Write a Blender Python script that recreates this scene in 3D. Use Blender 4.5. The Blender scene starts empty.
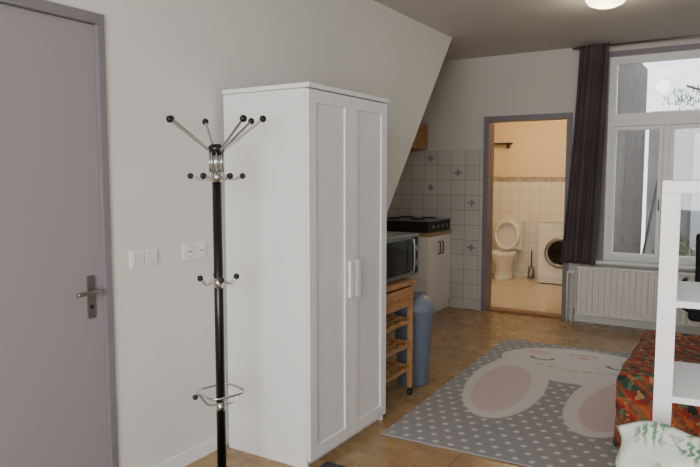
import bpy, bmesh, math, random
import numpy as np
from mathutils import Vector, Matrix
random.seed(4)
rng=np.random.RandomState(3)
C=bpy.context.scene.collection

# ------------------------------------------------------------ materials
def lin(c):
    r=[]
    for v in c:
        v=v/255.0
        r.append(v/12.92 if v<=0.04045 else ((v+0.055)/1.055)**2.4)
    return (r[0],r[1],r[2],1.0)
def M(name,col,rough=.5,metal=0.0,col2=None,nscale=5.0,bump=0.0,bscale=60.0,emit=0.0,spec=None,stretch=(1,1,1),ecol=None):
    m=bpy.data.materials.new(name); m.use_nodes=True
    nt=m.node_tree; b=nt.nodes['Principled BSDF']
    b.inputs['Base Color'].default_value=lin(col); b.inputs['Roughness'].default_value=rough
    b.inputs['Metallic'].default_value=metal
    if spec is not None: b.inputs['Specular IOR Level'].default_value=spec
    if emit>0:
        b.inputs['Emission Color'].default_value=lin(ecol or col); b.inputs['Emission Strength'].default_value=emit
    tc=nt.nodes.new('ShaderNodeTexCoord'); mp=nt.nodes.new('ShaderNodeMapping')
    mp.inputs['Scale'].default_value=stretch
    nt.links.new(tc.outputs['Object'],mp.inputs['Vector'])
    if col2 is not None:
        n=nt.nodes.new('ShaderNodeTexNoise'); n.inputs['Scale'].default_value=nscale; n.inputs['Detail'].default_value=5
        nt.links.new(mp.outputs['Vector'],n.inputs['Vector'])
        r=nt.nodes.new('ShaderNodeValToRGB'); r.color_ramp.elements[0].position=.35; r.color_ramp.elements[1].position=.65
        r.color_ramp.elements[0].color=lin(col); r.color_ramp.elements[1].color=lin(col2)
        nt.links.new(n.outputs['Fac'],r.inputs['Fac']); nt.links.new(r.outputs['Color'],b.inputs['Base Color'])
    if bump>0:
        n2=nt.nodes.new('ShaderNodeTexNoise'); n2.inputs['Scale'].default_value=bscale; n2.inputs['Detail'].default_value=4
        nt.links.new(mp.outputs['Vector'],n2.inputs['Vector'])
        bp=nt.nodes.new('ShaderNodeBump'); bp.inputs['Strength'].default_value=bump; bp.inputs['Distance'].default_value=.01
        nt.links.new(n2.outputs['Fac'],bp.inputs['Height']); nt.links.new(bp.outputs['Normal'],b.inputs['Normal'])
    return m

def tile_mat(name,c1,c2,grout,size,axes,rough=.25,mortar=.004,zoff=0.0,xoff=0.0):
    m=bpy.data.materials.new(name); m.use_nodes=True
    nt=m.node_tree; b=nt.nodes['Principled BSDF']; b.inputs['Roughness'].default_value=rough
    tc=nt.nodes.new('ShaderNodeTexCoord'); s=nt.nodes.new('ShaderNodeSeparateXYZ'); c=nt.nodes.new('ShaderNodeCombineXYZ')
    nt.links.new(tc.outputs['Object'],s.inputs[0])
    a1=nt.nodes.new('ShaderNodeMath'); a1.operation='ADD'; a1.inputs[1].default_value=xoff+50*size
    a2=nt.nodes.new('ShaderNodeMath'); a2.operation='ADD'; a2.inputs[1].default_value=zoff+50*size
    nt.links.new(s.outputs[axes[0]],a1.inputs[0]); nt.links.new(s.outputs[axes[1]],a2.inputs[0])
    nt.links.new(a1.outputs[0],c.inputs[0]); nt.links.new(a2.outputs[0],c.inputs[1])
    br=nt.nodes.new('ShaderNodeTexBrick'); br.offset=0.0; br.squash=1.0
    br.inputs['Scale'].default_value=1.0; br.inputs['Brick Width'].default_value=size; br.inputs['Row Height'].default_value=size
    br.inputs['Mortar Size'].default_value=mortar; br.inputs['Mortar Smooth'].default_value=.2
    br.inputs['Color1'].default_value=lin(c1); br.inputs['Color2'].default_value=lin(c2); br.inputs['Mortar'].default_value=lin(grout)
    nt.links.new(c.outputs[0],br.inputs['Vector']); nt.links.new(br.outputs['Color'],b.inputs['Base Color'])
    bp=nt.nodes.new('ShaderNodeBump'); bp.inputs['Strength'].default_value=.3; bp.inputs['Distance'].default_value=.003; bp.invert=True
    nt.links.new(br.outputs['Fac'],bp.inputs['Height']); nt.links.new(bp.outputs['Normal'],b.inputs['Normal'])
    return m

wall_m=M('wall_paint',(226,225,221),.75,bump=.08,bscale=140,col2=(222,221,217),nscale=1.5)
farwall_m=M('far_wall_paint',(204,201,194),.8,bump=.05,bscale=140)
ceil_m=M('ceiling_paint',(202,198,191),.85)
door_m=M('lilac_grey_door_paint',(150,146,150),.45,bump=.03,bscale=50)
frame_m=M('lilac_grey_frame_paint',(128,121,128),.45)
white_m=M('white_lacquer',(238,238,238),.38)
whiteint=M('white_lacquer_panel',(234,234,234),.42)
black_m=M('black_lacquer',(14,14,15),.28)
chrome=M('chrome',(205,205,205),.16,metal=1.0)
steel=M('brushed_steel',(150,148,145),.35,metal=.9)
plast=M('white_plastic',(238,238,236),.35)
plast2=M('cream_plastic',(224,223,218),.4)
darkhole=M('dark_plastic',(25,25,28),.5)
pine=M('pine_wood',(188,142,92),.5,col2=(166,116,70),nscale=9,stretch=(6,1,6))
pined=M('dark_pine',(140,98,60),.5)
binblue=M('blue_grey_plastic',(104,117,136),.4)
binlid=M('bin_lid_plastic',(118,130,147),.35)
glassblk=M('black_glass',(12,13,14),.08)
counter_m=M('countertop_wood_edge',(170,140,100),.5)
ceram=M('white_ceramic',(240,238,232),.12)
curt_m=M('aubergine_curtain_fabric',(82,72,75),.85,bump=.2,bscale=200,col2=(72,63,65),nscale=3)
rad_m=M('radiator_enamel',(228,226,220),.35)
bathwall_m=M('bathroom_cream_plaster',(232,210,172),.7)
blackfab=M('black_mesh_fabric',(22,22,26),.8,bump=.2,bscale=200)
mat_grey=M('grey_mat_fabric',(62,60,68),.95,bump=.4,bscale=250)
mattress_m=M('mattress_cotton',(225,222,215),.8,bump=.1,bscale=90)
plinth=M('dark_gap',(60,55,52),.7)
brick_m=M('outside_grey_brick',(112,104,98),.85,col2=(92,86,82),nscale=6)
plaster_out=M('outside_grey_render',(134,137,141),.85,col2=(118,122,127),nscale=2.5)
white_out=M('outside_white_paint',(200,204,210),.6)
leaf_m=M('tree_leaves',(92,106,74),.7,col2=(132,142,104),nscale=12)
bark=M('tree_bark',(84,76,70),.9)
paving=M('outside_paving',(120,117,110),.85)
lampglass=M('opal_lamp_glass',(255,240,205),.3,emit=6.0,ecol=(255,236,196))
lampglass2=M('opal_bath_lamp_glass',(255,240,205),.3,emit=5.0,ecol=(255,226,176))

tile_far=tile_mat('kitchen_tiles_y',(204,201,194),(194,191,185),(146,141,134),.165,(0,2),zoff=-1.76,mortar=.003)
tile_side=tile_mat('kitchen_tiles_x',(204,201,194),(194,191,185),(146,141,134),.165,(1,2),zoff=-1.76,mortar=.003)
bt_y=tile_mat('bath_tiles_y',(232,227,217),(228,222,211),(205,196,180),.15,(0,2),zoff=-1.40)
bt_x=tile_mat('bath_tiles_x',(232,227,217),(228,222,211),(205,196,180),.15,(1,2),zoff=-1.40)
bt_f=tile_mat('bath_floor_tiles',(214,202,182),(206,193,172),(180,166,145),.3,(0,1),rough=.25)

gm=bpy.data.materials.new('window_glass'); gm.use_nodes=True
nt=gm.node_tree; nt.nodes.remove(nt.nodes['Principled BSDF'])
t=nt.nodes.new('ShaderNodeBsdfTransparent'); g=nt.nodes.new('ShaderNodeBsdfGlossy'); g.inputs['Roughness'].default_value=.02
mx=nt.nodes.new('ShaderNodeMixShader'); mx.inputs[0].default_value=.04
nt.links.new(t.outputs[0],mx.inputs[1]); nt.links.new(g.outputs[0],mx.inputs[2]); nt.links.new(mx.outputs[0],nt.nodes['Material Output'].inputs[0])
glass_m=gm

def floor_material():
    m=bpy.data.materials.new('varnished_plywood_floor'); m.use_nodes=True
    nt=m.node_tree; b=nt.nodes['Principled BSDF']; N=nt.nodes.new; L=nt.links.new
    tc=N('ShaderNodeTexCoord'); mp=N('ShaderNodeMapping'); mp.inputs['Scale'].default_value=(1.0,2.8,1)
    L(tc.outputs['Object'],mp.inputs['Vector'])
    n=N('ShaderNodeTexNoise'); n.inputs['Scale'].default_value=2.0; n.inputs['Detail'].default_value=7; n.inputs['Distortion'].default_value=1.5
    L(mp.outputs[0],n.inputs['Vector'])
    r=N('ShaderNodeValToRGB'); e=r.color_ramp.elements
    e[0].position=.25; e[0].color=lin((146,116,78)); e[1].position=.75; e[1].color=lin((186,155,112))
    k=e.new(.5); k.color=lin((168,136,94))
    L(n.outputs['Fac'],r.inputs['Fac'])
    br=N('ShaderNodeTexBrick'); br.offset=.5; br.inputs['Scale'].default_value=1; br.inputs['Brick Width'].default_value=2.44; br.inputs['Row Height'].default_value=1.22
    br.inputs['Mortar Size'].default_value=.003; br.inputs['Color1'].default_value=(1,1,1,1); br.inputs['Color2'].default_value=(.9,.9,.9,1); br.inputs['Mortar'].default_value=(.5,.45,.4,1)
    L(tc.outputs['Object'],br.inputs['Vector'])
    mu=N('ShaderNodeMixRGB'); mu.blend_type='MULTIPLY'; mu.inputs[0].default_value=1
    L(r.outputs[0],mu.inputs[1]); L(br.outputs['Color'],mu.inputs[2]); L(mu.outputs[0],b.inputs['Base Color'])
    n2=N('ShaderNodeTexNoise'); n2.inputs['Scale'].default_value=6; L(tc.outputs['Object'],n2.inputs['Vector'])
    mr=N('ShaderNodeMapRange'); mr.inputs['To Min'].default_value=.18; mr.inputs['To Max'].default_value=.36
    L(n2.outputs['Fac'],mr.inputs['Value']); L(mr.outputs[0],b.inputs['Roughness'])
    return m
floor_m=floor_material()

def attr_mat(name,rough=.9,bump=.3,bscale=300):
    m=bpy.data.materials.new(name); m.use_nodes=True
    nt=m.node_tree; b=nt.nodes['Principled BSDF']; N=nt.nodes.new; L=nt.links.new
    a=N('ShaderNodeAttribute'); a.attribute_name='Col'; L(a.outputs['Color'],b.inputs['Base Color'])
    b.inputs['Roughness'].default_value=rough
    tc=N('ShaderNodeTexCoord'); n=N('ShaderNodeTexNoise'); n.inputs['Scale'].default_value=bscale; L(tc.outputs['Object'],n.inputs['Vector'])
    bp=N('ShaderNodeBump'); bp.inputs['Strength'].default_value=bump; bp.inputs['Distance'].default_value=.005
    L(n.outputs['Fac'],bp.inputs['Height']); L(bp.outputs[0],b.inputs['Normal'])
    return m

def throw_material():
    m=bpy.data.materials.new('woven_patterned_throw'); m.use_nodes=True
    nt=m.node_tree; b=nt.nodes['Principled BSDF']; N=nt.nodes.new; L=nt.links.new
    b.inputs['Roughness'].default_value=.9
    tc=N('ShaderNodeTexCoord'); n=N('ShaderNodeTexNoise'); n.inputs['Scale'].default_value=7
    L(tc.outputs['Object'],n.inputs['Vector'])
    mxv=N('ShaderNodeMixRGB'); mxv.inputs[0].default_value=.05; L(tc.outputs['Object'],mxv.inputs[1]); L(n.outputs['Color'],mxv.inputs[2])
    w=N('ShaderNodeTexWave'); w.wave_type='BANDS'; w.bands_direction='DIAGONAL'; w.inputs['Scale'].default_value=3.2; w.inputs['Distortion'].default_value=1.0
    L(mxv.outputs[0],w.inputs['Vector'])
    r0=N('ShaderNodeValToRGB'); r0.color_ramp.interpolation='CONSTANT'; e=r0.color_ramp.elements
    e[0].position=0; e[0].color=lin((42,66,56)); e[1].position=.22; e[1].color=lin((156,48,32))
    for p,c in ((.55,(184,92,44)),(.85,(60,92,68))):
        k=e.new(p); k.color=lin(c)
    L(w.outputs['Fac'],r0.inputs['Fac'])
    v=N('ShaderNodeTexVoronoi'); v.inputs['Scale'].default_value=32; v.distance='MANHATTAN'; L(mxv.outputs[0],v.inputs['Vector'])
    sp=N('ShaderNodeSeparateColor'); L(v.outputs['Color'],sp.inputs[0])
    r=N('ShaderNodeValToRGB'); r.color_ramp.interpolation='CONSTANT'; e=r.color_ramp.elements
    e[0].position=0; e[0].color=lin((156,40,30)); e[1].position=.3; e[1].color=lin((44,80,62))
    for p,c in ((.45,(188,98,48)),(.66,(30,32,32)),(.8,(112,128,84)),(.92,(206,166,106))):
        k=e.new(p); k.color=lin(c)
    L(sp.outputs[0],r.inputs['Fac'])
    mm=N('ShaderNodeMixRGB'); mm.inputs[0].default_value=.55; L(r0.outputs[0],mm.inputs[1]); L(r.outputs[0],mm.inputs[2]); L(mm.outputs[0],b.inputs['Base Color'])
    return m
throw_m=throw_material()

def leafpillow_material():
    m=bpy.data.materials.new('leaf_print_cotton'); m.use_nodes=True
    nt=m.node_tree; b=nt.nodes['Principled BSDF']; N=nt.nodes.new; L=nt.links.new
    b.inputs['Roughness'].default_value=.85
    tc=N('ShaderNodeTexCoord'); mp=N('ShaderNodeMapping'); mp.inputs['Rotation'].default_value=(0.3,.6,.5)
    L(tc.outputs['Object'],mp.inputs[0])
    w=N('ShaderNodeTexWave'); w.inputs['Scale'].default_value=13; w.inputs['Distortion'].default_value=9; w.inputs['Detail'].default_value=3; w.inputs['Detail Scale'].default_value=2.4
    L(mp.outputs[0],w.inputs['Vector'])
    n=N('ShaderNodeTexNoise'); n.inputs['Scale'].default_value=10; n.inputs['Detail'].default_value=3; L(mp.outputs[0],n.inputs['Vector'])
    r1=N('ShaderNodeValToRGB'); e=r1.color_ramp.elements; e[0].position=.44; e[0].color=(0,0,0,1); e[1].position=.56; e[1].color=(1,1,1,1)
    L(n.outputs['Fac'],r1.inputs['Fac'])
    r=N('ShaderNodeValToRGB'); e=r.color_ramp.elements; e[0].position=.3; e[0].color=lin((206,216,204)); e[1].position=.62; e[1].color=lin((98,140,112))
    L(w.outputs['Fac'],r.inputs['Fac'])
    mm=N('ShaderNodeMixRGB'); mm.inputs[1].default_value=lin((214,218,210)); L(r1.outputs[0],mm.inputs[0]); L(r.outputs[0],mm.inputs[2])
    L(mm.outputs[0],b.inputs['Base Color'])
    return m
leaf_pillow=leafpillow_material()

# ------------------------------------------------------------ geometry helpers
CUR=[None]
def begin(name,loc):
    e=bpy.data.objects.new(name,None); e.location=loc; e.empty_display_size=.1
    C.objects.link(e); CUR[0]=e; return e
def end(): CUR[0]=None
def add(name,me,mat,smooth=False):
    o=bpy.data.objects.new(name,me); C.objects.link(o)
    if mat is not None and len(me.materials)==0: me.materials.append(mat)
    if smooth:
        me.polygons.foreach_set('use_smooth',[True]*len(me.polygons)); me.update()
    if CUR[0] is not None:
        o.parent=CUR[0]; o.matrix_parent_inverse=Matrix.Translation(-Vector(CUR[0].location))
    return o
def bm2(name,bm,mat,smooth=False):
    me=bpy.data.meshes.new(name); bmesh.ops.recalc_face_normals(bm,faces=bm.faces); bm.to_mesh(me); bm.free()
    return add(name,me,mat,smooth)
def addbox(bm,b):
    x0,x1,y0,y1,z0,z1=b
    vs=[bm.verts.new(p) for p in ((x0,y0,z0),(x1,y0,z0),(x1,y1,z0),(x0,y1,z0),(x0,y0,z1),(x1,y0,z1),(x1,y1,z1),(x0,y1,z1))]
    for f in ((0,3,2,1),(4,5,6,7),(0,1,5,4),(1,2,6,5),(2,3,7,6),(3,0,4,7)): bm.faces.new([vs[i] for i in f])
def box(name,x0,x1,y0,y1,z0,z1,mat,bev=.003,seg=2,xf=None):
    bm=bmesh.new(); addbox(bm,(min(x0,x1),max(x0,x1),min(y0,y1),max(y0,y1),min(z0,z1),max(z0,z1)))
    if bev>0: bmesh.ops.bevel(bm,geom=bm.edges[:],offset=bev,segments=seg,affect='EDGES',profile=.6)
    if xf is not None: bmesh.ops.transform(bm,matrix=xf,verts=bm.verts)
    return bm2(name,bm,mat,smooth=False)
def boxes(name,lst,mat,bev=0.0):
    bm=bmesh.new()
    for b in lst: addbox(bm,b)
    if bev>0: bmesh.ops.bevel(bm,geom=bm.edges[:],offset=bev,segments=2,affect='EDGES',profile=.6)
    return bm2(name,bm,mat)
def cyl(name,p0,p1,r0,mat,r1=None,seg=24,smooth=True):
    p0=Vector(p0);p1=Vector(p1); d=p1-p0
    bm=bmesh.new(); bmesh.ops.create_cone(bm,cap_ends=True,segments=seg,radius1=r0,radius2=r0 if r1 is None else r1,depth=d.length)
    mt=Matrix.Translation((p0+p1)/2)@d.to_track_quat('Z','Y').to_matrix().to_4x4()
    bmesh.ops.transform(bm,matrix=mt,verts=bm.verts)
    o=bm2(name,bm,mat)
    for p in o.data.polygons: p.use_smooth=len(p.vertices)==4
    return o
def ball(name,c,r,mat,sc=(1,1,1),seg=20):
    bm=bmesh.new(); bmesh.ops.create_uvsphere(bm,u_segments=seg,v_segments=seg//2+2,radius=r)
    bmesh.ops.transform(bm,matrix=Matrix.Translation(c)@Matrix.Diagonal((*sc,1)),verts=bm.verts)
    return bm2(name,bm,mat,True)
def lathe(name,prof,c,mat,seg=32,sc=(1,1)):
    bm=bmesh.new(); rings=[]
    for r,z in prof:
        rings.append([bm.verts.new((c[0]+r*sc[0]*math.cos(2*math.pi*i/seg),c[1]+r*sc[1]*math.sin(2*math.pi*i/seg),c[2]+z)) for i in range(seg)])
    for a,b in zip(rings,rings[1:]):
        for i in range(seg): bm.faces.new((a[i],a[(i+1)%seg],b[(i+1)%seg],b[i]))
    bm.faces.new(rings[0][::-1]); bm.faces.new(rings[-1])
    o=bm2(name,bm,mat)
    for p in o.data.polygons: p.use_smooth=len(p.vertices)==4
    return o
def loft(name,rings,mat,seg=28):
    bm=bmesh.new(); R=[]
    for cx,cy,z,sx,sy in rings:
        R.append([bm.verts.new((cx+sx*math.cos(2*math.pi*i/seg),cy+sy*math.sin(2*math.pi*i/seg),z)) for i in range(seg)])
    for a,b in zip(R,R[1:]):
        for i in range(seg): bm.faces.new((a[i],a[(i+1)%seg],b[(i+1)%seg],b[i]))
    bm.faces.new(R[0][::-1]); bm.faces.new(R[-1])
    return bm2(name,bm,mat,True)
def tube(name,pts,r,mat,closed=False,smooth=True,seg=10):
    pts=[Vector(p) for p in pts]
    P=[]; n=len(pts)
    if smooth:
        rngi=range(n if closed else n-1)
        for i in rngi:
            p0=pts[(i-1)%n] if (closed or i>0) else pts[0]
            p1=pts[i]; p2=pts[(i+1)%n]; p3=pts[(i+2)%n] if (closed or i+2<n) else pts[-1]
            for k in range(6):
                t=k/6
                P.append(.5*((2*p1)+(-p0+p2)*t+(2*p0-5*p1+4*p2-p3)*t*t+(-p0+3*p1-3*p2+p3)*t**3))
        if not closed: P.append(pts[-1])
    else: P=pts
    bm=bmesh.new(); rings=[]; m=len(P); up=Vector((0,0,1)); prev=None
    for i,p in enumerate(P):
        if closed: d=(P[(i+1)%m]-P[i-1])
        else: d=P[min(i+1,m-1)]-P[max(i-1,0)]
        d.normalize()
        a=prev if prev is not None else (up.cross(d) if abs(d.z)<.95 else Vector((1,0,0)).cross(d))
        a=(a-d*a.dot(d)); a.normalize(); prev=a; b=d.cross(a)
        rings.append([bm.verts.new(p+a*r*math.cos(2*math.pi*k/seg)+b*r*math.sin(2*math.pi*k/seg)) for k in range(seg)])
    for i in range(m if closed else m-1):
        A=rings[i];B=rings[(i+1)%m]
        for k in range(seg): bm.faces.new((A[k],A[(k+1)%seg],B[(k+1)%seg],B[k]))
    if not closed:
        bm.faces.new(rings[0][::-1]); bm.faces.new(rings[-1])
    return bm2(name,bm,mat,True)
def prism_x(name,yz,x0,x1,mat):
    bm=bmesh.new()
    a=[bm.verts.new((x0,y,z)) for y,z in yz]; b=[bm.verts.new((x1,y,z)) for y,z in yz]
    bm.faces.new(a); bm.faces.new(b[::-1])
    n=len(yz)
    for i in range(n): bm.faces.new((a[i],a[(i+1)%n],b[(i+1)%n],b[i]))
    return bm2(name,bm,mat)

# ------------------------------------------------------------ ROOM SHELL
XW=-2.37; FAR=6.70; H=2.745; XR=1.90; YB=-2.2; XK=-3.46
boxes('floor',[(XK-.1,XR+.1,YB-.1,FAR+.15,-.1,0)],floor_m)
boxes('ceiling',[(XK-.1,XR+.1,YB-.1,FAR+.15,H,H+.1)],ceil_m)
D0,D1,DZ=.88,1.825,2.15
SL=[(3.60,.20),(5.63,H)]
bm=bmesh.new()
for b in [(XW-.12,XW,YB,D0,0,H),(XW-.12,XW,D0,D1,DZ,H)]: addbox(bm,b)
yz=[(D1,0),(3.60,0),SL[0],SL[1],(D1,H)]
a=[bm.verts.new((XW-.12,y,z)) for y,z in yz]; b_=[bm.verts.new((XW,y,z)) for y,z in yz]
bm.faces.new(a); bm.faces.new(b_[::-1])
for i in range(5): bm.faces.new((a[i],a[(i+1)%5],b_[(i+1)%5],b_[i]))
bm2('wall_left',bm,wall_m)
prism_x('stair_soffit',[SL[0],SL[1],(5.45,H),(3.45,.25)],XK,XW-.12,wall_m)
boxes('wall_recess',[(XK-.1,XK,3.4,FAR,0,H)],tile_side)
BX0,BX1=-2.43,-1.51; BZ=2.11
WX0,WX1,WZ0,WZ1=-1.18,.35,.64,2.62
boxes('wall_far',[(XK-.1,BX0,FAR,FAR+.15,0,H),(BX0,BX1,FAR,FAR+.15,BZ,H),(BX1,WX0,FAR,FAR+.15,0,H),
  (WX0,WX1,FAR,FAR+.15,0,WZ0),(WX0,WX1,FAR,FAR+.15,WZ1,H),(WX1,XR+.1,FAR,FAR+.15,0,H)],farwall_m)
boxes('wall_right',[(XR,XR+.1,YB,FAR,0,H)],wall_m)
boxes('wall_back',[(XW-.12,-1.5,YB-.1,YB,0,H),(1.3,XR,YB-.1,YB,0,H),(-1.5,1.3,YB-.1,YB,0,.7),(-1.5,1.3,YB-.1,YB,2.6,H)],wall_m)
begin('trim_kitchen_tiles',(-2.95,FAR,0))
box('tile_field',XK+.001,BX0-.003,FAR-.012,FAR-.001,0,1.76,tile_far,0)
deco=M('tile_motif_glaze',(138,140,148),.3)
def tilemotif(cx,cz):
    bm=bmesh.new(); y=FAR-.0135
    pts=[]
    for k in range(24):
        a=2*math.pi*k/24; r=.030+.012*math.cos(4*a)
        pts.append(bm.verts.new((cx+r*math.cos(a)*1.2,y,cz+r*math.sin(a))))
    bm.faces.new(pts); bm2('tile_motif',bm,deco)
def tc_(i,k): return ((math.floor(-3.46/.165)+i+.5)*.165, 1.76-(k+.5)*.165)
for i,k in ((2,0),(4,1),(5,3),(2,2),(5,6)):
    x,z=tc_(i,k)
    if XK+.05<x<BX0-.05: tilemotif(x,z)
end()
boxes('baseboard_left',[(XW,XW+.012,YB,D0-.06,0,.07),(XW,XW+.012,D1+.01,3.58,0,.07)],white_m)
boxes('baseboard_far',[(WX0-.3,XR,FAR-.012,FAR,0,.07)],plast2)

# ---- left door
begin('door_1',(XW,(D0+D1)/2,0))
box('slab',XW-.05,XW-.012,D0+.035,D1-.035,.01,DZ-.047,door_m,.002)
box('jamb_latch',XW-.1,XW+.014,D1-.035,D1-.0005,0,DZ-.0455,frame_m,.002)
box('jamb_hinge',XW-.1,XW+.014,D0+.0005,D0+.035,0,DZ-.0455,frame_m,.002)
box('head',XW-.1,XW+.014,D0+.0005,D1-.0005,DZ-.045,DZ-.0005,frame_m,.002)
hy=1.73; hz=.955
box('backplate',XW-.012,XW-.006,hy-.020,hy+.020,hz-.10,hz+.085,steel,.002)
cyl('spindle',(XW-.006,hy,hz+.02),(XW+.04,hy,hz+.02),.010,steel)
tube('lever',[(XW+.038,hy+.006,hz+.02),(XW+.042,hy-.02,hz+.02),(XW+.042,hy-.06,hz+.02),(XW+.042,hy-.10,hz+.018)],.0085,steel)
cyl('keyhole',(XW-.007,hy,hz-.05),(XW-.003,hy,hz-.05),.009,darkhole)
end()

# ---- switches
begin('light_switch',(XW,2.02,1.085))
box('plate',XW,XW+.010,1.928,2.086,1.045,1.128,plast,.003)
box('rocker_1',XW+.010,XW+.016,1.938,2.001,1.056,1.117,plast2,.002)
box('rocker_2',XW+.010,XW+.016,2.013,2.076,1.056,1.117,plast2,.002)
end()
begin('wall_socket',(XW,2.34,1.09))
box('plate',XW,XW+.010,2.247,2.403,1.05,1.132,plast,.003)
for yy in (2.286,2.364):
    cyl('socket_rim',(XW+.009,yy,1.091),(XW+.017,yy,1.091),.031,plast2)
    cyl('socket_well',(XW+.014,yy,1.091),(XW+.018,yy,1.091),.022,plast)
    cyl('pin_hole',(XW+.017,yy-.009,1.091),(XW+.019,yy-.009,1.091),.004,darkhole)
    cyl('pin_hole',(XW+.017,yy+.009,1.091),(XW+.019,yy+.009,1.091),.004,darkhole)
end()

# ---- bathroom door frame
begin('door_2',((BX0+BX1)/2,FAR,0))
box('jamb_left',BX0-.001,BX0+.055,FAR-.02,FAR+.16,0,BZ,frame_m,.003)
box('jamb_right',BX1-.055,BX1+.001,FAR-.02,FAR+.16,0,BZ,frame_m,.003)
box('head',BX0+.056,BX1-.056,FAR-.02,FAR+.16,BZ-.055,BZ,frame_m,.003)
box('threshold',BX0+.056,BX1-.056,FAR-.0,FAR+.16,0.0,.022,pined,.004)
end()

# ---- bathroom shell
BL,BR,BB=-3.46,-1.32,9.42
boxes('floor_bathroom',[(BL,BR,FAR+.15,BB,-.1,.0)],bt_f)
boxes('ceiling_bathroom',[(BL-.1,BR+.1,FAR+.15,BB+.1,2.6,2.7)],bathwall_m)
boxes('wall_bathroom_back',[(BL-.1,BR+.1,BB,BB+.1,0,2.6)],bathwall_m)
boxes('wall_bathroom_left',[(BL-.1,BL,FAR+.15,BB,0,2.6)],bathwall_m)
boxes('wall_bathroom_right',[(BR,BR+.1,FAR+.15,BB,0,2.6)],bathwall_m)
boxes('trim_bath_tiles_back',[(BL+.012,BR-.012,BB-.011,BB-.001,0,1.40)],bt_y)
boxes('trim_bath_tiles_left',[(BL+.001,BL+.011,FAR+.16,BB-.012,0,1.40)],bt_x)
boxes('trim_bath_tiles_right',[(BR-.011,BR-.001,FAR+.16,BB-.012,0,1.40)],bt_x)
bord=tile_mat('bath_border_tiles',(160,148,136),(206,192,174),(150,140,128),.05,(0,2),zoff=-1.40,mortar=.006)
boxes('trim_bath_border',[(BL+.012,BR-.012,BB-.014,BB-.001,1.40,1.47)],bord)
boxes('facade_bathroom_brick',[(BR+.101,BR+.13,FAR+.16,BB+.1,-.1,2.9)],brick_m)

# ---- toilet
tx=-2.95
begin('toilet',(tx,9.0,0))
yc=8.97
loft('bowl',[(tx,yc+.06,0,.125,.23),(tx,yc+.06,.03,.12,.225),(tx,yc+.08,.16,.10,.19),(tx,yc+.05,.26,.135,.22),(tx,yc+.01,.34,.175,.26),(tx,yc,.40,.185,.275),(tx,yc,.405,.15,.235),(tx,yc+.01,.33,.11,.18),(tx,yc+.03,.26,.05,.08)],ceram)
tube('seat',[(tx+.165*math.cos(a),9.135+.01*math.sin(a),.625+.20*math.sin(a)) for a in [2*math.pi*i/20 for i in range(20)]],.022,plast,closed=True)
bm=bmesh.new(); bmesh.ops.create_uvsphere(bm,u_segments=28,v_segments=14,radius=1)
bmesh.ops.transform(bm,matrix=Matrix.Translation((tx,9.185,.645))@Matrix.Rotation(math.radians(-6),4,'X')@Matrix.Diagonal((.195,.014,.235,1)),verts=bm.verts)
bm2('lid',bm,plast2,True)
box('cistern',tx-.19,tx+.19,9.225,9.40,.40,.80,ceram,.02,3)
box('cistern_lid',tx-.20,tx+.20,9.215,9.405,.80,.83,ceram,.01)
cyl('flush_button',(tx,9.31,.83),(tx,9.31,.84),.02,chrome)
end()
begin('toilet_brush',(-2.6,9.22,0))
lathe('holder',[(.045,0),(.05,.01),(.042,.16),(.03,.17)],(-2.60,9.22,0),steel)
cyl('handle',(-2.60,9.22,.16),(-2.60,9.22,.40),.009,darkhole)
ball('knob',(-2.60,9.22,.41),.014,steel)
end()
# ---- washing machine
begin('washing_machine',(-2.12,9.1,0))
wx0,wx1,wy0,wy1=-2.40,-1.80,8.83,9.39
box('body',wx0,wx1,wy0,wy1,.012,.85,white_m,.012)
box('top_plate',wx0-.004,wx1+.004,wy0-.008,wy1,.852,.875,plast2,.006)
box('control_panel',wx0+.17,wx1-.01,wy0-.008,wy0+.002,.745,.84,plast2,.003)
box('detergent_drawer',wx0+.01,wx0+.16,wy0-.010,wy0+.002,.745,.84,plast,.003)
cyl('dial',(wx1-.12,wy0-.008,.79),(wx1-.12,wy0-.032,.79),.03,plast)
tube('door_ring',[((wx0+wx1)/2+.185*math.cos(a),wy0-.012,.44+.185*math.sin(a)) for a in [2*math.pi*i/24 for i in range(24)]],.03,steel,closed=True)
ball('door_glass',((wx0+wx1)/2,wy0-.005,.44),.16,glassblk,(1,.22,1))
box('plinth_panel',wx0+.01,wx1-.01,wy0-.003,wy0+.003,.02,.11,plast2,.002)
for sx in (wx0+.05,wx1-.05):
    cyl('foot',(sx,wy0+.05,0),(sx,wy0+.05,.02),.02,darkhole)
end()
begin('bathroom_shelf',(-3.1,9.3,1.93))
box('shelf_bar',-3.40,-2.97,BB-.12,BB-.02,1.95,1.972,darkhole,.004)
box('bracket_1',-3.34,-3.32,BB-.10,BB,1.89,1.95,darkhole,.002)
box('bracket_2',-3.04,-3.02,BB-.10,BB,1.89,1.95,darkhole,.002)
end()
begin('bathroom_ceiling_lamp',(-2.3,8.1,2.58))
lathe('base',[(.14,0),(.14,-.02)],(-2.3,8.1,2.599),plast)
lathe('shade',[(.13,0),(.12,-.04),(.08,-.07),(.02,-.085)],(-2.3,8.1,2.578),lampglass2)
end()

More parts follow.
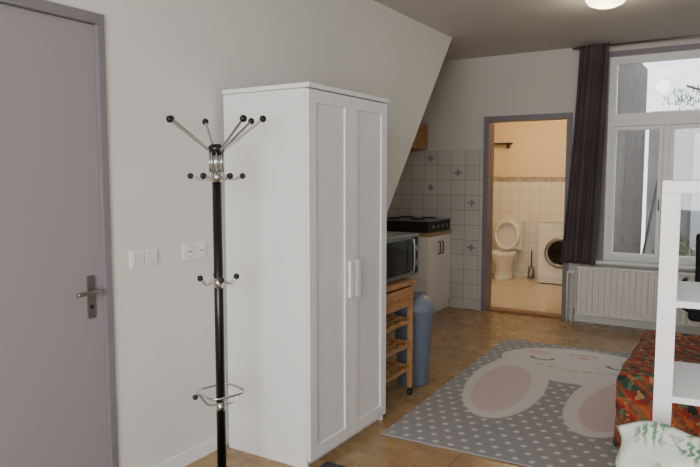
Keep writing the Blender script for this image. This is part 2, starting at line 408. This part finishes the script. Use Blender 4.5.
# ---- wardrobe
begin('wardrobe',(-2.06,2.9,0))
fx=-1.785; wy0,wy1=2.515,3.302; bx=-2.325; WT=1.91
box('side_near',bx,fx-.02,wy0,wy0+.018,0,WT-.025,white_m,.0015)
box('side_far',bx,fx-.02,wy1-.018,wy1,0,WT-.025,white_m,.0015)
box('back',bx,bx+.01,wy0+.018,wy1-.018,.06,WT-.025,whiteint,0)
box('top_board',bx,fx+.010,wy0-.010,wy1+.010,WT-.023,WT,white_m,.003)
box('bottom_board',bx+.01,fx-.022,wy0+.018,wy1-.018,.06,.08,white_m,0)
box('toe_kick',fx-.06,fx-.045,wy0+.018,wy1-.018,0,.06,white_m,0)
mid=(wy0+wy1)/2
for nm,a,b in (('door_near',wy0+.002,mid-.0018),('door_far',mid+.0018,wy1-.002)):
    z0,z1=.045,WT-.028; fw=.062
    box(nm+'_panel',fx-.018,fx-.010,a+.01,b-.01,z0+.01,z1-.01,whiteint,0)
    boxes_=[(fx-.019,fx,a,a+fw,z0,z1),(fx-.019,fx,b-fw,b,z0,z1),(fx-.019,fx-.0003,a+fw-.001,b-fw+.001,z1-fw,z1),(fx-.019,fx-.0003,a+fw-.001,b-fw+.001,z0,z0+fw)]
    boxes(nm+'_frame',boxes_,white_m,.0015)
for yy in (mid-.032,mid+.030):
    box('handle_bar',fx+.010,fx+.028,yy-.025,yy+.025,.82,1.02,plast,.007,3)
    box('handle_post_1',fx-.001,fx+.012,yy-.006,yy+.006,.84,.86,plast,.002)
    box('handle_post_2',fx-.001,fx+.012,yy-.006,yy+.006,.98,1.0,plast,.002)
end()

# ---- coat rack
rx,ry=-2.035,2.15
begin('coat_rack',(rx,ry,0))
lathe('foot',[(.19,0),(.19,.012),(.17,.022),(.06,.035),(.03,.05)],(rx,ry,0),black_m,40)
cyl('pole',(rx,ry,.045),(rx,ry,1.47),.021,black_m)
for z in (.40,.98,):
    cyl('collar',(rx,ry,z-.022),(rx,ry,z+.022),.0235,chrome)
cyl('collar_top',(rx,ry,1.44),(rx,ry,1.485),.025,chrome)
cyl('neck',(rx,ry,1.485),(rx,ry,1.575),.020,chrome)
lathe('hub',[(.02,0),(.034,.008),(.034,.03),(.02,.04)],(rx,ry,1.57),black_m)
rt=Vector((.851,.525,0)); fw_=Vector((-.525,.851,0))
base=Vector((rx,ry,0))
for k in range(8):
    cyl('neck_rod',base+Vector((.029*math.cos(k*math.pi/4),.029*math.sin(k*math.pi/4),1.485)),base+Vector((.029*math.cos(k*math.pi/4),.029*math.sin(k*math.pi/4),1.575)),.004,chrome,seg=8)
def hookarm(ang,r,z0,z1,rb,r0=.03,bend=.0):
    d=rt*math.cos(ang)+fw_*math.sin(ang)
    p0=base+d*r0+Vector((0,0,z0)); p1=base+d*r+Vector((0,0,z1))
    m=(p0+p1)/2+Vector((0,0,bend))
    tube('arm',[p0,m,p1],.0068,chrome)
    ball('knob',p1,rb,black_m)
for a in (10,50,115,172,215,315): hookarm(math.radians(a),.21,1.58,1.725 if a not in(215,315) else 1.71,.016)
for a in (0,60,120,180,240,300): hookarm(math.radians(a+12),.115,1.462,1.467,.014,bend=-.012)
for a in (20,110,200,290): hookarm(math.radians(a),.082,.985,1.005,.014,bend=-.02)
rr=[]
for i in range(32):
    a=2*math.pi*i/32; r=.10+.008*math.cos(4*a)
    rr.append(base+rt*r*math.cos(a)+fw_*r*math.sin(a)+Vector((0,0,.47)))
tube('umbrella_ring',rr,.0055,chrome,closed=True)
for a in (200,20,110,290):
    d=rt*math.cos(math.radians(a))+fw_*math.sin(math.radians(a))
    tube('ring_spoke',[base+d*.02+Vector((0,0,.41)),base+d*.06+Vector((0,0,.415)),base+d*.098+Vector((0,0,.467))],.005,chrome)
    if a in (200,): ball('knob',base+d*.115+Vector((0,0,.455)),.013,black_m)
end()

# ---- kitchen trolley
begin('kitchen_trolley',(-2.07,3.62,0))
x0,x1,y0,y1=-2.27,-1.85,3.36,3.80
for lx in (x0,x1-.03):
    for ly in (y0,y1-.03):
        box('leg',lx,lx+.03,ly,ly+.03,.055,.76,pine,.003)
        cyl('caster_wheel',(lx+.005,ly+.015,.027),(lx+.025,ly+.015,.027),.027,darkhole)
        cyl('caster_stem',(lx+.015,ly+.015,.03),(lx+.015,ly+.015,.056),.007,steel)
box('top',x0-.015,x1+.015,y0-.012,y1+.012,.76,.79,pine,.004)
box('drawer_front',x1-.012,x1+.006,y0+.032,y1-.032,.62,.745,pine,.003)
box('drawer_body',x0+.03,x1-.014,y0+.035,y1-.035,.63,.74,pined,0)
ball('drawer_knob',(x1+.018,(y0+y1)/2,.68),.014,pined)
box('rail_far',x0+.03,x1-.03,y1-.025,y1-.008,.70,.757,pine,.002)
for z in (.50,.34,.18):
    for yy in (y0+.006,y1-.022):
        box('shelf_rail',x0+.03,x1-.03,yy,yy+.016,z,z+.03,pine,.002)
    for xx in (x0+.006,x1-.022):
        n=24; bm=bmesh.new(); top=[];bot=[]
        for i in range(n+1):
            t=i/n; y=y0+.03+(y1-y0-.06)*t
            zz=z+.035-.012*abs(math.sin(3*math.pi*t))
            top.append((y,zz)); bot.append((y,z))
        A=[bm.verts.new((xx,y,q)) for y,q in top]; B=[bm.verts.new((xx,y,q)) for y,q in bot]
        A2=[bm.verts.new((xx+.016,y,q)) for y,q in top]; B2=[bm.verts.new((xx+.016,y,q)) for y,q in bot]
        for i in range(n):
            bm.faces.new((A[i],A[i+1],B[i+1],B[i])); bm.faces.new((A2[i],B2[i],B2[i+1],A2[i+1]))
            bm.faces.new((A[i],A2[i],A2[i+1],A[i+1])); bm.faces.new((B[i],B[i+1],B2[i+1],B2[i]))
        bm2('shelf_scallop',bm,pine)
    for i in range(6):
        xx=x0+.04+i*(x1-x0-.08-.02)/5
        box('slat',xx,xx+.02,y0+.022,y1-.022,z+.004,z+.016,pine,.002)
end()
# ---- microwave
begin('microwave_oven',(-2.07,3.65,.8))
x0,x1,y0,y1,z0,z1=-2.23,-1.88,3.42,3.93,.80,1.085
box('case',x0,x1-.02,y0,y1,z0,z1,steel,.006)
box('front_frame',x1-.022,x1,y0,y1,z0+.002,z1-.002,steel,.004)
box('door_glass',x1-.002,x1+.006,y0+.02,y1-.12,z0+.03,z1-.03,glassblk,.003)
box('control_panel',x1-.002,x1+.005,y1-.10,y1-.012,z0+.02,z1-.02,darkhole,.003)
cyl('knob_1',(x1+.004,y1-.055,z0+.19),(x1+.022,y1-.055,z0+.19),.020,steel)
cyl('knob_2',(x1+.004,y1-.055,z0+.09),(x1+.022,y1-.055,z0+.09),.020,steel)
tube('handle',[(x1+.004,y1-.125,z0+.04),(x1+.03,y1-.125,z0+.05),(x1+.03,y1-.125,z1-.05),(x1+.004,y1-.125,z1-.04)],.006,steel)
for sx in (x0+.04,x1-.05):
    for sy in (y0+.05,y1-.17): cyl('foot',(sx,sy,.79),(sx,sy,z0+.002),.012,darkhole)
end()
# ---- bin
begin('trash_bin',(-1.965,4.04,0))
bc=(-1.965,4.04,0)
lathe('body',[(.105,0),(.11,.01),(.135,.50),(.14,.51),(.14,.53),(.12,.53)],bc,binblue,36)
lathe('lid',[(.143,.525),(.147,.54),(.143,.57),(.12,.61),(.07,.635),(.01,.64)],bc,binlid,36)
box('swing_flap',bc[0]-.06,bc[0]+.06,bc[1]-.09,bc[1]+.09,.612,.642,binblue,.01)
end()
# ---- kitchen base cabinet
begin('kitchen_cabinet',(-3.14,6.3,0))
kx0,kx1,ky0,ky1=XK+.002,-2.80,6.08,FAR-.014
box('carcass',kx0,kx1-.02,ky0,ky1,.0,.84,white_m,.002)
box('countertop',kx0,kx1+.01,ky0-.01,ky1,.842,.88,counter_m,.004)
m2=(ky0+ky1)/2
box('door_left',kx1-.018,kx1,ky0+.004,m2-.002,.10,.835,white_m,.003)
box('door_right',kx1-.018,kx1,m2+.002,ky1-.004,.10,.835,white_m,.003)
box('toe_kick',kx1-.05,kx1-.04,ky0,ky1,0,.1,plinth,0)
for yy in (m2-.04,m2+.04):
    tube('handle',[(kx1,yy,.64),(kx1+.025,yy,.65),(kx1+.025,yy,.76),(kx1,yy,.77)],.006,darkhole)
end()
begin('hob',(-3.12,6.3,.88))
box('body',kx0+.04,kx1-.005,ky0+.01,ky1-.01,.881,.995,darkhole,.004)
box('steel_rim',kx0+.035,kx1+.0,ky0+.005,ky1-.005,.996,1.01,steel,.003)
for cy in (6.24,6.54):
    for cx in (-3.28,-3.0):
        cyl('burner_plate',(cx,cy,1.010),(cx,cy,1.02),.075,darkhole)
for i in range(4): cyl('knob',(kx1-.006,ky0+.12+i*.12,.94),(kx1+.014,ky0+.12+i*.12,.94),.017,steel)
end()
begin('wall_cabinet',(-3.2,6.35,1.9))
box('carcass',XK+.002,-3.11,5.98,FAR-.016,1.775,2.06,pine,.004)
box('door_a',-3.11,-3.092,5.985,6.33,1.78,2.055,pine,.004)
box('door_b',-3.11,-3.092,6.335,FAR-.02,1.78,2.055,pine,.004)
ball('knob_a',(-3.085,6.30,1.83),.012,pined); ball('knob_b',(-3.085,6.37,1.83),.012,pined)
end()

# ---- window
begin('window_1',((WX0+WX1)/2,FAR,0))
fy0,fy1=FAR+.03,FAR+.09
tz0,tz1=1.955,2.045
boxes('outer_frame',[(WX0,WX0+.04,fy0,fy1,WZ0,WZ1),(WX1-.04,WX1,fy0,fy1,WZ0,WZ1),(WX0+.04,WX1-.04,fy0,fy1,WZ1-.04,WZ1),(WX0+.04,WX1-.04,fy0,fy1,WZ0,WZ0+.04),(WX0+.04,WX1-.04,fy0-.03,fy1,tz0,tz1)],plast)
xs=[WX0+.04,-.655,-.145,WX1-.04]
lst=[]
for i in (1,2): lst.append((xs[i]-.025,xs[i]+.025,fy0,fy1,WZ0+.04,tz0))
boxes('mullions',lst,plast)
for i in range(3):
    a=xs[i]+(.025 if i else 0)+.003; b=xs[i+1]-(.025 if i<2 else 0)-.003
    z0,z1=WZ0+.043,tz0-.003; w=.036
    boxes('casement_%d'%i,[(a,a+w,fy0-.012,fy1-.02,z0,z1),(b-w,b,fy0-.012,fy1-.02,z0,z1),(a+w,b-w,fy0-.012,fy1-.02,z0,z0+w),(a+w,b-w,fy0-.012,fy1-.02,z1-w,z1)],plast)
    box('pane_%d'%i,a+w-.004,b-w+.004,fy0+.015,fy0+.019,z0+w-.004,z1-w+.004,glass_m,0)
tube('casement_handle',[(-.70,fy0-.012,1.25),(-.70,fy0-.035,1.25),(-.70,fy0-.038,1.15)],.007,steel,smooth=False)
boxes('top_light_frame',[(WX0+.043,WX0+.07,fy0-.01,fy1-.02,tz1,WZ1-.043),(WX1-.07,WX1-.043,fy0-.01,fy1-.02,tz1,WZ1-.043),(WX0+.07,WX1-.07,fy0-.01,fy1-.02,tz1,tz1+.03),(WX0+.07,WX1-.07,fy0-.01,fy1-.02,WZ1-.07,WZ1-.043)],plast)
box('pane_top',WX0+.066,WX1-.066,fy0+.015,fy0+.019,tz1+.026,WZ1-.066,glass_m,0)
end()
boxes('trim_window_casing',[(WX0-.055,WX0-.001,FAR-.018,FAR-.0005,WZ0-.03,WZ1+.05),(WX1+.001,WX1+.055,FAR-.018,FAR-.0005,WZ0-.03,WZ1+.05),(WX0-.001,WX1+.001,FAR-.018,FAR-.0005,WZ1+.001,WZ1+.05)],frame_m)
boxes('trim_window_sill',[(WX0-.07,WX1+.07,FAR-.10,FAR+.03,WZ0-.025,WZ0)],plast2,.004)
begin('window_2',(-.1,YB,0))
boxes('frame',[(-1.5,-1.45,YB-.08,YB-.03,.7,2.6),(1.25,1.3,YB-.08,YB-.03,.7,2.6),(-1.45,1.25,YB-.08,YB-.03,.7,.75),(-1.45,1.25,YB-.08,YB-.03,2.55,2.6),(-.125,-.075,YB-.08,YB-.03,.75,2.55)],plast)
end()

# ---- radiator
begin('radiator',(-.85,6.60,.3))
ra,rb=-1.39,-.30; rz0,rz1=.11,.575; ryf=6.535; ryb=6.62
V=[]; x=ra; per=.055
while x<rb-.001:
    V+= [(x,ryf+.024),(x+.010,ryf+.0),(x+per-.018,ryf+.0),(x+per-.008,ryf+.024)]; x+=per
V=[v for v in V if v[0]<=rb]
bm=bmesh.new()
lo=[bm.verts.new((x,y,rz0)) for x,y in V]; hi=[bm.verts.new((x,y,rz1)) for x,y in V]
for i in range(len(V)-1): bm.faces.new((lo[i],lo[i+1],hi[i+1],hi[i]))
bm2('front_ribs',bm,rad_m)
box('body',ra,rb,ryf+.026,ryb,rz0+.01,rz1-.01,rad_m,.004)
box('top_cover',ra-.005,rb+.005,ryf-.004,ryb+.004,rz1-.004,rz1+.012,rad_m,.003)
box('bottom_rim',ra,rb,ryf-.002,ryf+.026,rz0-.008,rz0+.014,rad_m,.003)
box('end_plate',ra-.006,ra,ryf-.004,ryb,rz0,rz1,rad_m,.002)
tube('pipe_1',[(ra-.005,6.59,.16),(ra-.05,6.59,.16),(ra-.05,6.59,0)],.010,rad_m,smooth=False)
tube('pipe_2',[(ra-.005,6.59,.52),(ra-.10,6.59,.52),(ra-.10,6.59,0)],.010,rad_m,smooth=False)
cyl('valve',(ra-.09,6.59,.52),(ra-.03,6.59,.52),.02,plast)
end()
boxes('trim_radiator_brackets',[(sx,sx+.03,ryb+.001,FAR-.001,.3,.34) for sx in (-1.2,-.5)],rad_m)

# ---- curtain
def curtain(name,tx0,tx1,bx0,bx1,z0,z1,yb,fold,amp):
    nu,nv=110,40; bm=bmesh.new(); G=[]
    for j in range(nv+1):
        t=j/nv; z=z1+(z0-z1)*t; row=[]
        k=t**1.2
        a=tx0+(bx0-tx0)*k; b=tx1+(bx1-tx1)*k
        am=amp*(.55+.45*t)
        for i in range(nu+1):
            s=i/nu
            x=a+(b-a)*s+.008*math.sin(fold*2*math.pi*s*.5+t*2)
            y=yb+am*math.sin(fold*2*math.pi*s+.5*math.sin(3*t))+.012*math.sin(fold*.37*2*math.pi*s+2*t+1)
            row.append(bm.verts.new((x,y,z)))
        G.append(row)
    for j in range(nv):
        for i in range(nu): bm.faces.new((G[j][i],G[j][i+1],G[j+1][i+1],G[j+1][i]))
    o=bm2(name,bm,curt_m,True); md=o.modifiers.new('thick','SOLIDIFY'); md.thickness=.003
    return o
begin('curtain',(-1.35,6.56,2.7))
curtain('drape',-1.43,-1.16,-1.56,-1.23,.61,H-.02,6.535,4,.024)
cyl('rod',(-1.5,6.56,H-.035),(1.0,6.56,H-.035),.010,steel)
for xx in (-1.47,-.3,.9): box('rod_bracket',xx,xx+.015,6.555,FAR-.001,H-.04,H-.025,steel,0)
end()

# ---- ceiling lamp
begin('ceiling_lamp',(-.89,4.95,H))
lathe('base',[(.15,0),(.152,-.008),(.145,-.018)],(-.90,4.90,H-.001),steel,40)
lathe('shade',[(.14,0),(.138,-.015),(.115,-.045),(.075,-.062),(.02,-.07)],(-.90,4.90,H-.018),lampglass,40)
end()

# ---- rug with bunny
W,Lr=1.50,2.47; step=.0075
nu=int(W/step); nv=int(Lr/step)
A,B=np.meshgrid(np.linspace(0,W,nu+1),np.linspace(0,Lr,nv+1))
def ell(cx,cy,sx,sy,tilt=0):
    c,s=math.cos(tilt),math.sin(tilt); dx=A-cx; dy=B-cy
    u=(dx*c+dy*s)/sx; v=(-dx*s+dy*c)/sy
    return (np.sqrt(u*u+v*v)-1)*min(sx,sy)
def cov(d): return np.clip(.5-d/.008,0,1)
col=np.zeros(A.shape+(3,)); 
def L3(c): return np.array(lin(c)[:3])
col[:]=L3((150,149,150))
def paint(mask,c):
    global col
    m=mask[...,None]; col=col*(1-m)+L3(c)*m
sp=.088
ro=np.floor(B/sp); ox=(ro%2)*.5*sp
dx=((A+ox)/sp-np.floor((A+ox)/sp)-.5)*sp; dy=(B/sp-ro-.5)*sp
paint(cov(np.sqrt(dx*dx+dy*dy)-.016),(212,211,210))
c0=W/2-.02
off=.36; wht=(214,211,208); pnk=(207,188,185)
for s in (-1,1):
    paint(cov(ell(c0+s*off,1.24,.27,.72,s*-.10)),wht)
head=np.minimum(ell(c0,1.98,.60,.41),ell(c0,1.80,.44,.36))
paint(cov(head),wht)
for s in (-1,1):
    paint(cov(ell(c0+s*(off+.01),1.15,.185,.53,s*-.10)),pnk)
    e=np.maximum(np.abs(ell(c0+s*.29,2.02,.085,.07))-.012,(B-2.02))
    paint(cov(e),(112,108,110))
    paint(cov(ell(c0+s*.36,2.16,.09,.06)),(214,188,184))
paint(cov(ell(c0,2.14,.05,.03)),(200,160,156))
for q in (-.05,.05):
    paint(cov(np.abs(ell(c0+q,2.19,.05,.04))-.006)*(B>2.19),(120,116,116))
for k in range(7):
    xx=c0-.27+k*.09; yy=1.76+.05*abs(k-3)/3
    paint(cov(ell(xx,yy,.034,.026)),[(208,182,180),(190,180,182),(200,194,192)][k%3])
noise=rng.rand(*A.shape)*.06+.97
col*=noise[...,None]
TH=.010
verts=np.stack([A.ravel(),B.ravel(),np.full(A.size,TH)],1)
ang=math.radians(2.2); ca,sa=math.cos(ang),math.sin(ang); RX,RY=-1.70,3.10
wx=RX+verts[:,0]*ca-verts[:,1]*sa; wy=RY+verts[:,0]*sa+verts[:,1]*ca
vv=np.stack([wx,wy,verts[:,2]],1)
nA=vv.shape[0]
faces=[]
w_=nu+1
for j in range(nv):
    o=j*w_
    for i in range(nu): faces.append((o+i,o+i+1,o+i+1+w_,o+i+w_))
peri=[i for i in range(w_)]+[j*w_+nu for j in range(1,nv+1)]+[nv*w_+i for i in range(nu-1,-1,-1)]+[j*w_ for j in range(nv-1,0,-1)]
ex=vv[peri].copy(); ex[:,2]=.001
vv=np.vstack([vv,ex]); n0=nA; P=len(peri)
for k in range(P): faces.append((peri[k],n0+k,n0+(k+1)%P,peri[(k+1)%P]))
me=bpy.data.meshes.new('rug'); me.from_pydata(vv.tolist(),[],faces)
ca_=me.color_attributes.new('Col','FLOAT_COLOR','POINT')
cc=np.ones((len(vv),4),dtype=np.float32); cc[:nA,:3]=col.reshape(-1,3); cc[nA:,:3]=L3((150,148,148))
ca_.data.foreach_set('color',cc.ravel())
add('bunny_rug',me,attr_mat('soft_pile_rug'))

# ---- doormat
begin('floor_mat',(-1.5,2.25,0))
box('mat',-1.76,-1.20,1.9,2.63,.001,.012,mat_grey,.004)
box('mat_binding',-1.77,-1.19,1.89,2.64,.0005,.008,darkhole,.003)
end()

# ---- sofa with patterned throw
begin('sofa',(-.05,4.1,0))
sx0,sx1,sy0,sy1=-.54,.46,3.50,4.70
def softbox(name,x0,x1,y0,y1,z0,z1,mat,bev,amp=.006,seed=0):
    bm=bmesh.new(); addbox(bm,(x0,x1,y0,y1,z0,z1))
    bmesh.ops.bevel(bm,geom=bm.edges[:],offset=bev,segments=4,affect='EDGES',profile=.5)
    bmesh.ops.subdivide_edges(bm,edges=[e for e in bm.edges if e.calc_length()>.12],cuts=10,use_grid_fill=True)
    for v in bm.verts:
        c=v.co
        v.co+=Vector((math.sin(c.y*17+seed)*math.cos(c.z*9),math.sin(c.x*15+seed)*math.cos(c.z*11),math.sin(c.x*13+seed)*math.sin(c.y*11)))*amp
    return bm2(name,bm,mat,True)
softbox('seat_cushion',sx0,sx1-.2,sy0+.01,sy1-.01,.22,.44,throw_m,.04)
softbox('throw_skirt',sx0+.008,sx1-.1,sy0,sy1,.025,.30,throw_m,.03,.010,2)
softbox('backrest',sx1-.22,sx1,sy0,sy1,.1,.82,throw_m,.06)
end()

# ---- office chair
begin('office_chair',(-.05,5.45,0))
ox,oy=-.08,5.40
for k in range(5):
    a=2*math.pi*k/5+.3
    p=Vector((ox+.27*math.cos(a),oy+.27*math.sin(a),.075))
    tube('base_leg',[(ox,oy,.11),((ox+p.x)/2,(oy+p.y)/2,.10),p],.018,darkhole)
    cyl('caster',(p.x-.012*math.sin(a),p.y+.012*math.cos(a),.030),(p.x+.012*math.sin(a),p.y-.012*math.cos(a),.030),.029,darkhole)
    cyl('caster_stem',p,(p.x,p.y,.03),.008,darkhole)
cyl('column',(ox,oy,.1),(ox,oy,.42),.025,steel)
softbox('seat',ox-.24,ox+.24,oy-.24,oy+.24,.42,.51,blackfab,.035,.002)
softbox('backrest',ox-.23,ox+.23,oy+.20,oy+.26,.58,1.03,blackfab,.025,.004)
tube('back_strut',[(ox,oy+.15,.44),(ox,oy+.28,.46),(ox,oy+.27,.62)],.02,darkhole)
for s in (-1,1):
    tube('armrest',[(ox+s*.23,oy,.45),(ox+s*.28,oy,.47),(ox+s*.28,oy-.02,.68),(ox+s*.28,oy+.12,.69),(ox+s*.28,oy-.14,.69)],.016,darkhole,smooth=False)
end()

# ---- shelving unit, turned a few degrees
begin('open_shelving_unit',(.2,2.2,0))
QX,QY=-.198,1.97
XF=Matrix.Translation((QX,QY,0))@Matrix.Rotation(math.radians(4.8),4,'Z')
qw,qd,qh,th=.78,.40,1.452,.048
box('side_panel_a',0,th,0,qd,0,qh-.036,white_m,.002,xf=XF)
box('side_panel_b',qw-th,qw,0,qd,0,qh-.036,white_m,.002,xf=XF)
box('top_panel',0,qw,0,qd,qh-.036,qh,white_m,.002,xf=XF)
for z in (1.117,.844,.57,.30,.08):
    box('shelf_board',th,qw-th,.002,qd-.002,z-.018,z,white_m,.001,xf=XF)
end()

# ---- bed with pillow
begin('single_bed',(.65,1.4,0))
b0,b1,c0_,c1_=-.32,1.66,.98,1.90
box('bed_frame',b0,b1,c0_,c1_,.14,.26,pine,.008)
for lx in (b0+.01,b1-.07):
    for ly in (c0_+.01,c1_-.07): box('leg',lx,lx+.06,ly,ly+.06,0,.14,pine,.004)
softbox('mattress',b0+.02,b1-.02,c0_+.01,c1_-.01,.262,.42,mattress_m,.04,.002)
end()
def pillow(name,cen,w,h,th,rot,mat):
    n=60; bm=bmesh.new(); 
    R=Matrix.Translation(cen)@rot
    def P(u,v,s):
        e=(max(0,1-abs(u)**2.6)**.6)*(max(0,1-abs(v)**2.6)**.6)
        pin=1-.10*(1-abs(u)**2)*abs(v)**4; pin2=1-.10*(1-abs(v)**2)*abs(u)**4
        wr=.10*math.sin(7*u+3*v+1)+.08*math.sin(11*v-6*u)+.05*math.sin(19*u+8*v)
        z=s*th*e*(1+wr)+.012*math.sin(5*u+4*v)*(abs(u)**2+abs(v)**2)
        return R@Vector((u*w/2*pin2+.012*math.sin(9*v),v*h/2*pin+.015*math.sin(8*u+1)*abs(v),z))
    top={};bot={}
    for i in range(n+1):
        for j in range(n+1):
            u=-1+2*i/n; v=-1+2*j/n
            top[i,j]=bm.verts.new(P(u,v,1))
            bot[i,j]=top[i,j] if i in(0,n) or j in(0,n) else bm.verts.new(P(u,v,-1))
    for i in range(n):
        for j in range(n):
            bm.faces.new((top[i,j],top[i+1,j],top[i+1,j+1],top[i,j+1]))
            try: bm.faces.new((bot[i,j],bot[i,j+1],bot[i+1,j+1],bot[i+1,j]))
            except ValueError: pass
    return bm2(name,bm,mat,True)
pl=pillow('leaf_print_pillow',Vector((.06,1.68,.655)),.64,.48,.10,Matrix.Rotation(math.radians(50),4,'X')@Matrix.Rotation(math.radians(5),4,'Z'),leaf_pillow)
lowest=min(v.co.z for v in pl.data.vertices)
pl.data.transform(Matrix.Translation((0,0,.424-lowest)))

# ---- outside
boxes('ground_outside',[(-1.19,8,FAR+.16,14,-.15,-.05)],paving)
begin('garden_building',(1,9.9,0))
box('rendered_wall',-1.18,3.5,9.8,9.95,-.05,2.30,plaster_out,0)
box('coping',-1.18,3.5,9.76,9.99,2.30,2.37,white_out,.01)
box('white_door',-.62,.18,9.75,9.80,0,2.05,white_out,.01)
box('door_window',-.50,.06,9.74,9.752,1.1,1.9,plaster_out,.005)
end()
def foliage(name,cen,sc,n,mat,leaf=.12):
    bm=bmesh.new()
    for i in range(n):
        d=Vector((random.gauss(0,1),random.gauss(0,1),random.gauss(0,1))); d.normalize(); d*=random.random()**.4
        p=Vector(cen)+Vector((d.x*sc[0],d.y*sc[1],d.z*sc[2]))
        r=Matrix.Rotation(random.random()*6.28,3,'Z')@Matrix.Rotation(random.random()*3.14,3,'X')
        l=leaf*(.6+.8*random.random())
        q=[p+r@Vector(v) for v in ((-l*.3,0,0),(0,-l,0.02),(l*.3,0,0),(0,l,.02))]
        bm.faces.new([bm.verts.new(v) for v in q])
    return bm2(name,bm,mat)
begin('garden_tree',(-.3,12,0))
tube('trunk',[(.3,12,-.05),(.35,12,1.2),(.2,12.1,2.4),(.4,12,3.6)],.07,bark)
tube('branch_1',[(.2,12.1,2.3),(-.3,12,2.7),(-.9,11.9,2.95)],.018,bark)
tube('branch_2',[(.25,12.05,2.6),(-.1,12,3.0),(-.3,12.1,3.3)],.018,bark)
foliage('leaves_low',(-.55,12,2.75),(.75,.6,.22),700,leaf_m,.035)
foliage('leaves_side',(.5,12,3.0),(.7,.6,.6),900,leaf_m,.045)
end()
begin('garden_shrub',(-.7,9.2,0))
foliage('shrub_leaves',(-.75,9.3,.35),(.28,.25,.4),450,leaf_m,.06)
tube('shrub_stem',[(-.75,9.3,-.05),(-.74,9.3,.5)],.015,bark)
end()
begin('garden_pole',(-.85,8.6,0))
cyl('pole',(-1.10,8.3,-.05),(-.94,8.9,1.45),.016,bark)
end()

# ------------------------------------------------------------ LIGHTS
w=bpy.data.worlds.new('World'); bpy.context.scene.world=w; w.use_nodes=True
nt=w.node_tree; bg=nt.nodes['Background']
bg.inputs['Color'].default_value=(.86,.93,1.0,1); bg.inputs['Strength'].default_value=2.7
def area(name,loc,rot,sx,sy,power,col,portal=False):
    l=bpy.data.lights.new(name,'AREA'); l.shape='RECTANGLE'; l.size=sx; l.size_y=sy; l.energy=power; l.color=col
    o=bpy.data.objects.new(name,l); o.location=loc; o.rotation_euler=rot; C.objects.link(o)
    if portal: l.cycles.is_portal=True
    return o
area('daylight_front_window',(-.1,YB-.02,1.65),(math.radians(90),0,0),2.6,1.8,148,(.99,.985,.97))
area('window_portal',((WX0+WX1)/2,FAR+.2,(WZ0+WZ1)/2),(math.radians(-90),0,0),1.5,2.0,1,(1,1,1),True)
def point(name,loc,power,col,r=.08):
    l=bpy.data.lights.new(name,'POINT'); l.energy=power; l.color=col; l.shadow_soft_size=r
    o=bpy.data.objects.new(name,l); o.location=loc; C.objects.link(o)
point('bathroom_bulb',(-2.3,8.1,2.38),33,(1,.79,.52))
point('ceiling_bulb',(-.90,4.90,2.55),5,(1,.85,.66))

# ------------------------------------------------------------ CAMERA
cd=bpy.data.cameras.new('camera'); cam=bpy.data.objects.new('camera',cd); C.objects.link(cam)
cam.location=(0,0,1.46); cd.sensor_width=36; cd.lens=32.9; cd.clip_start=.05
cam.rotation_euler=(math.radians(85.0),0,math.radians(31.7))
bpy.context.scene.camera=cam
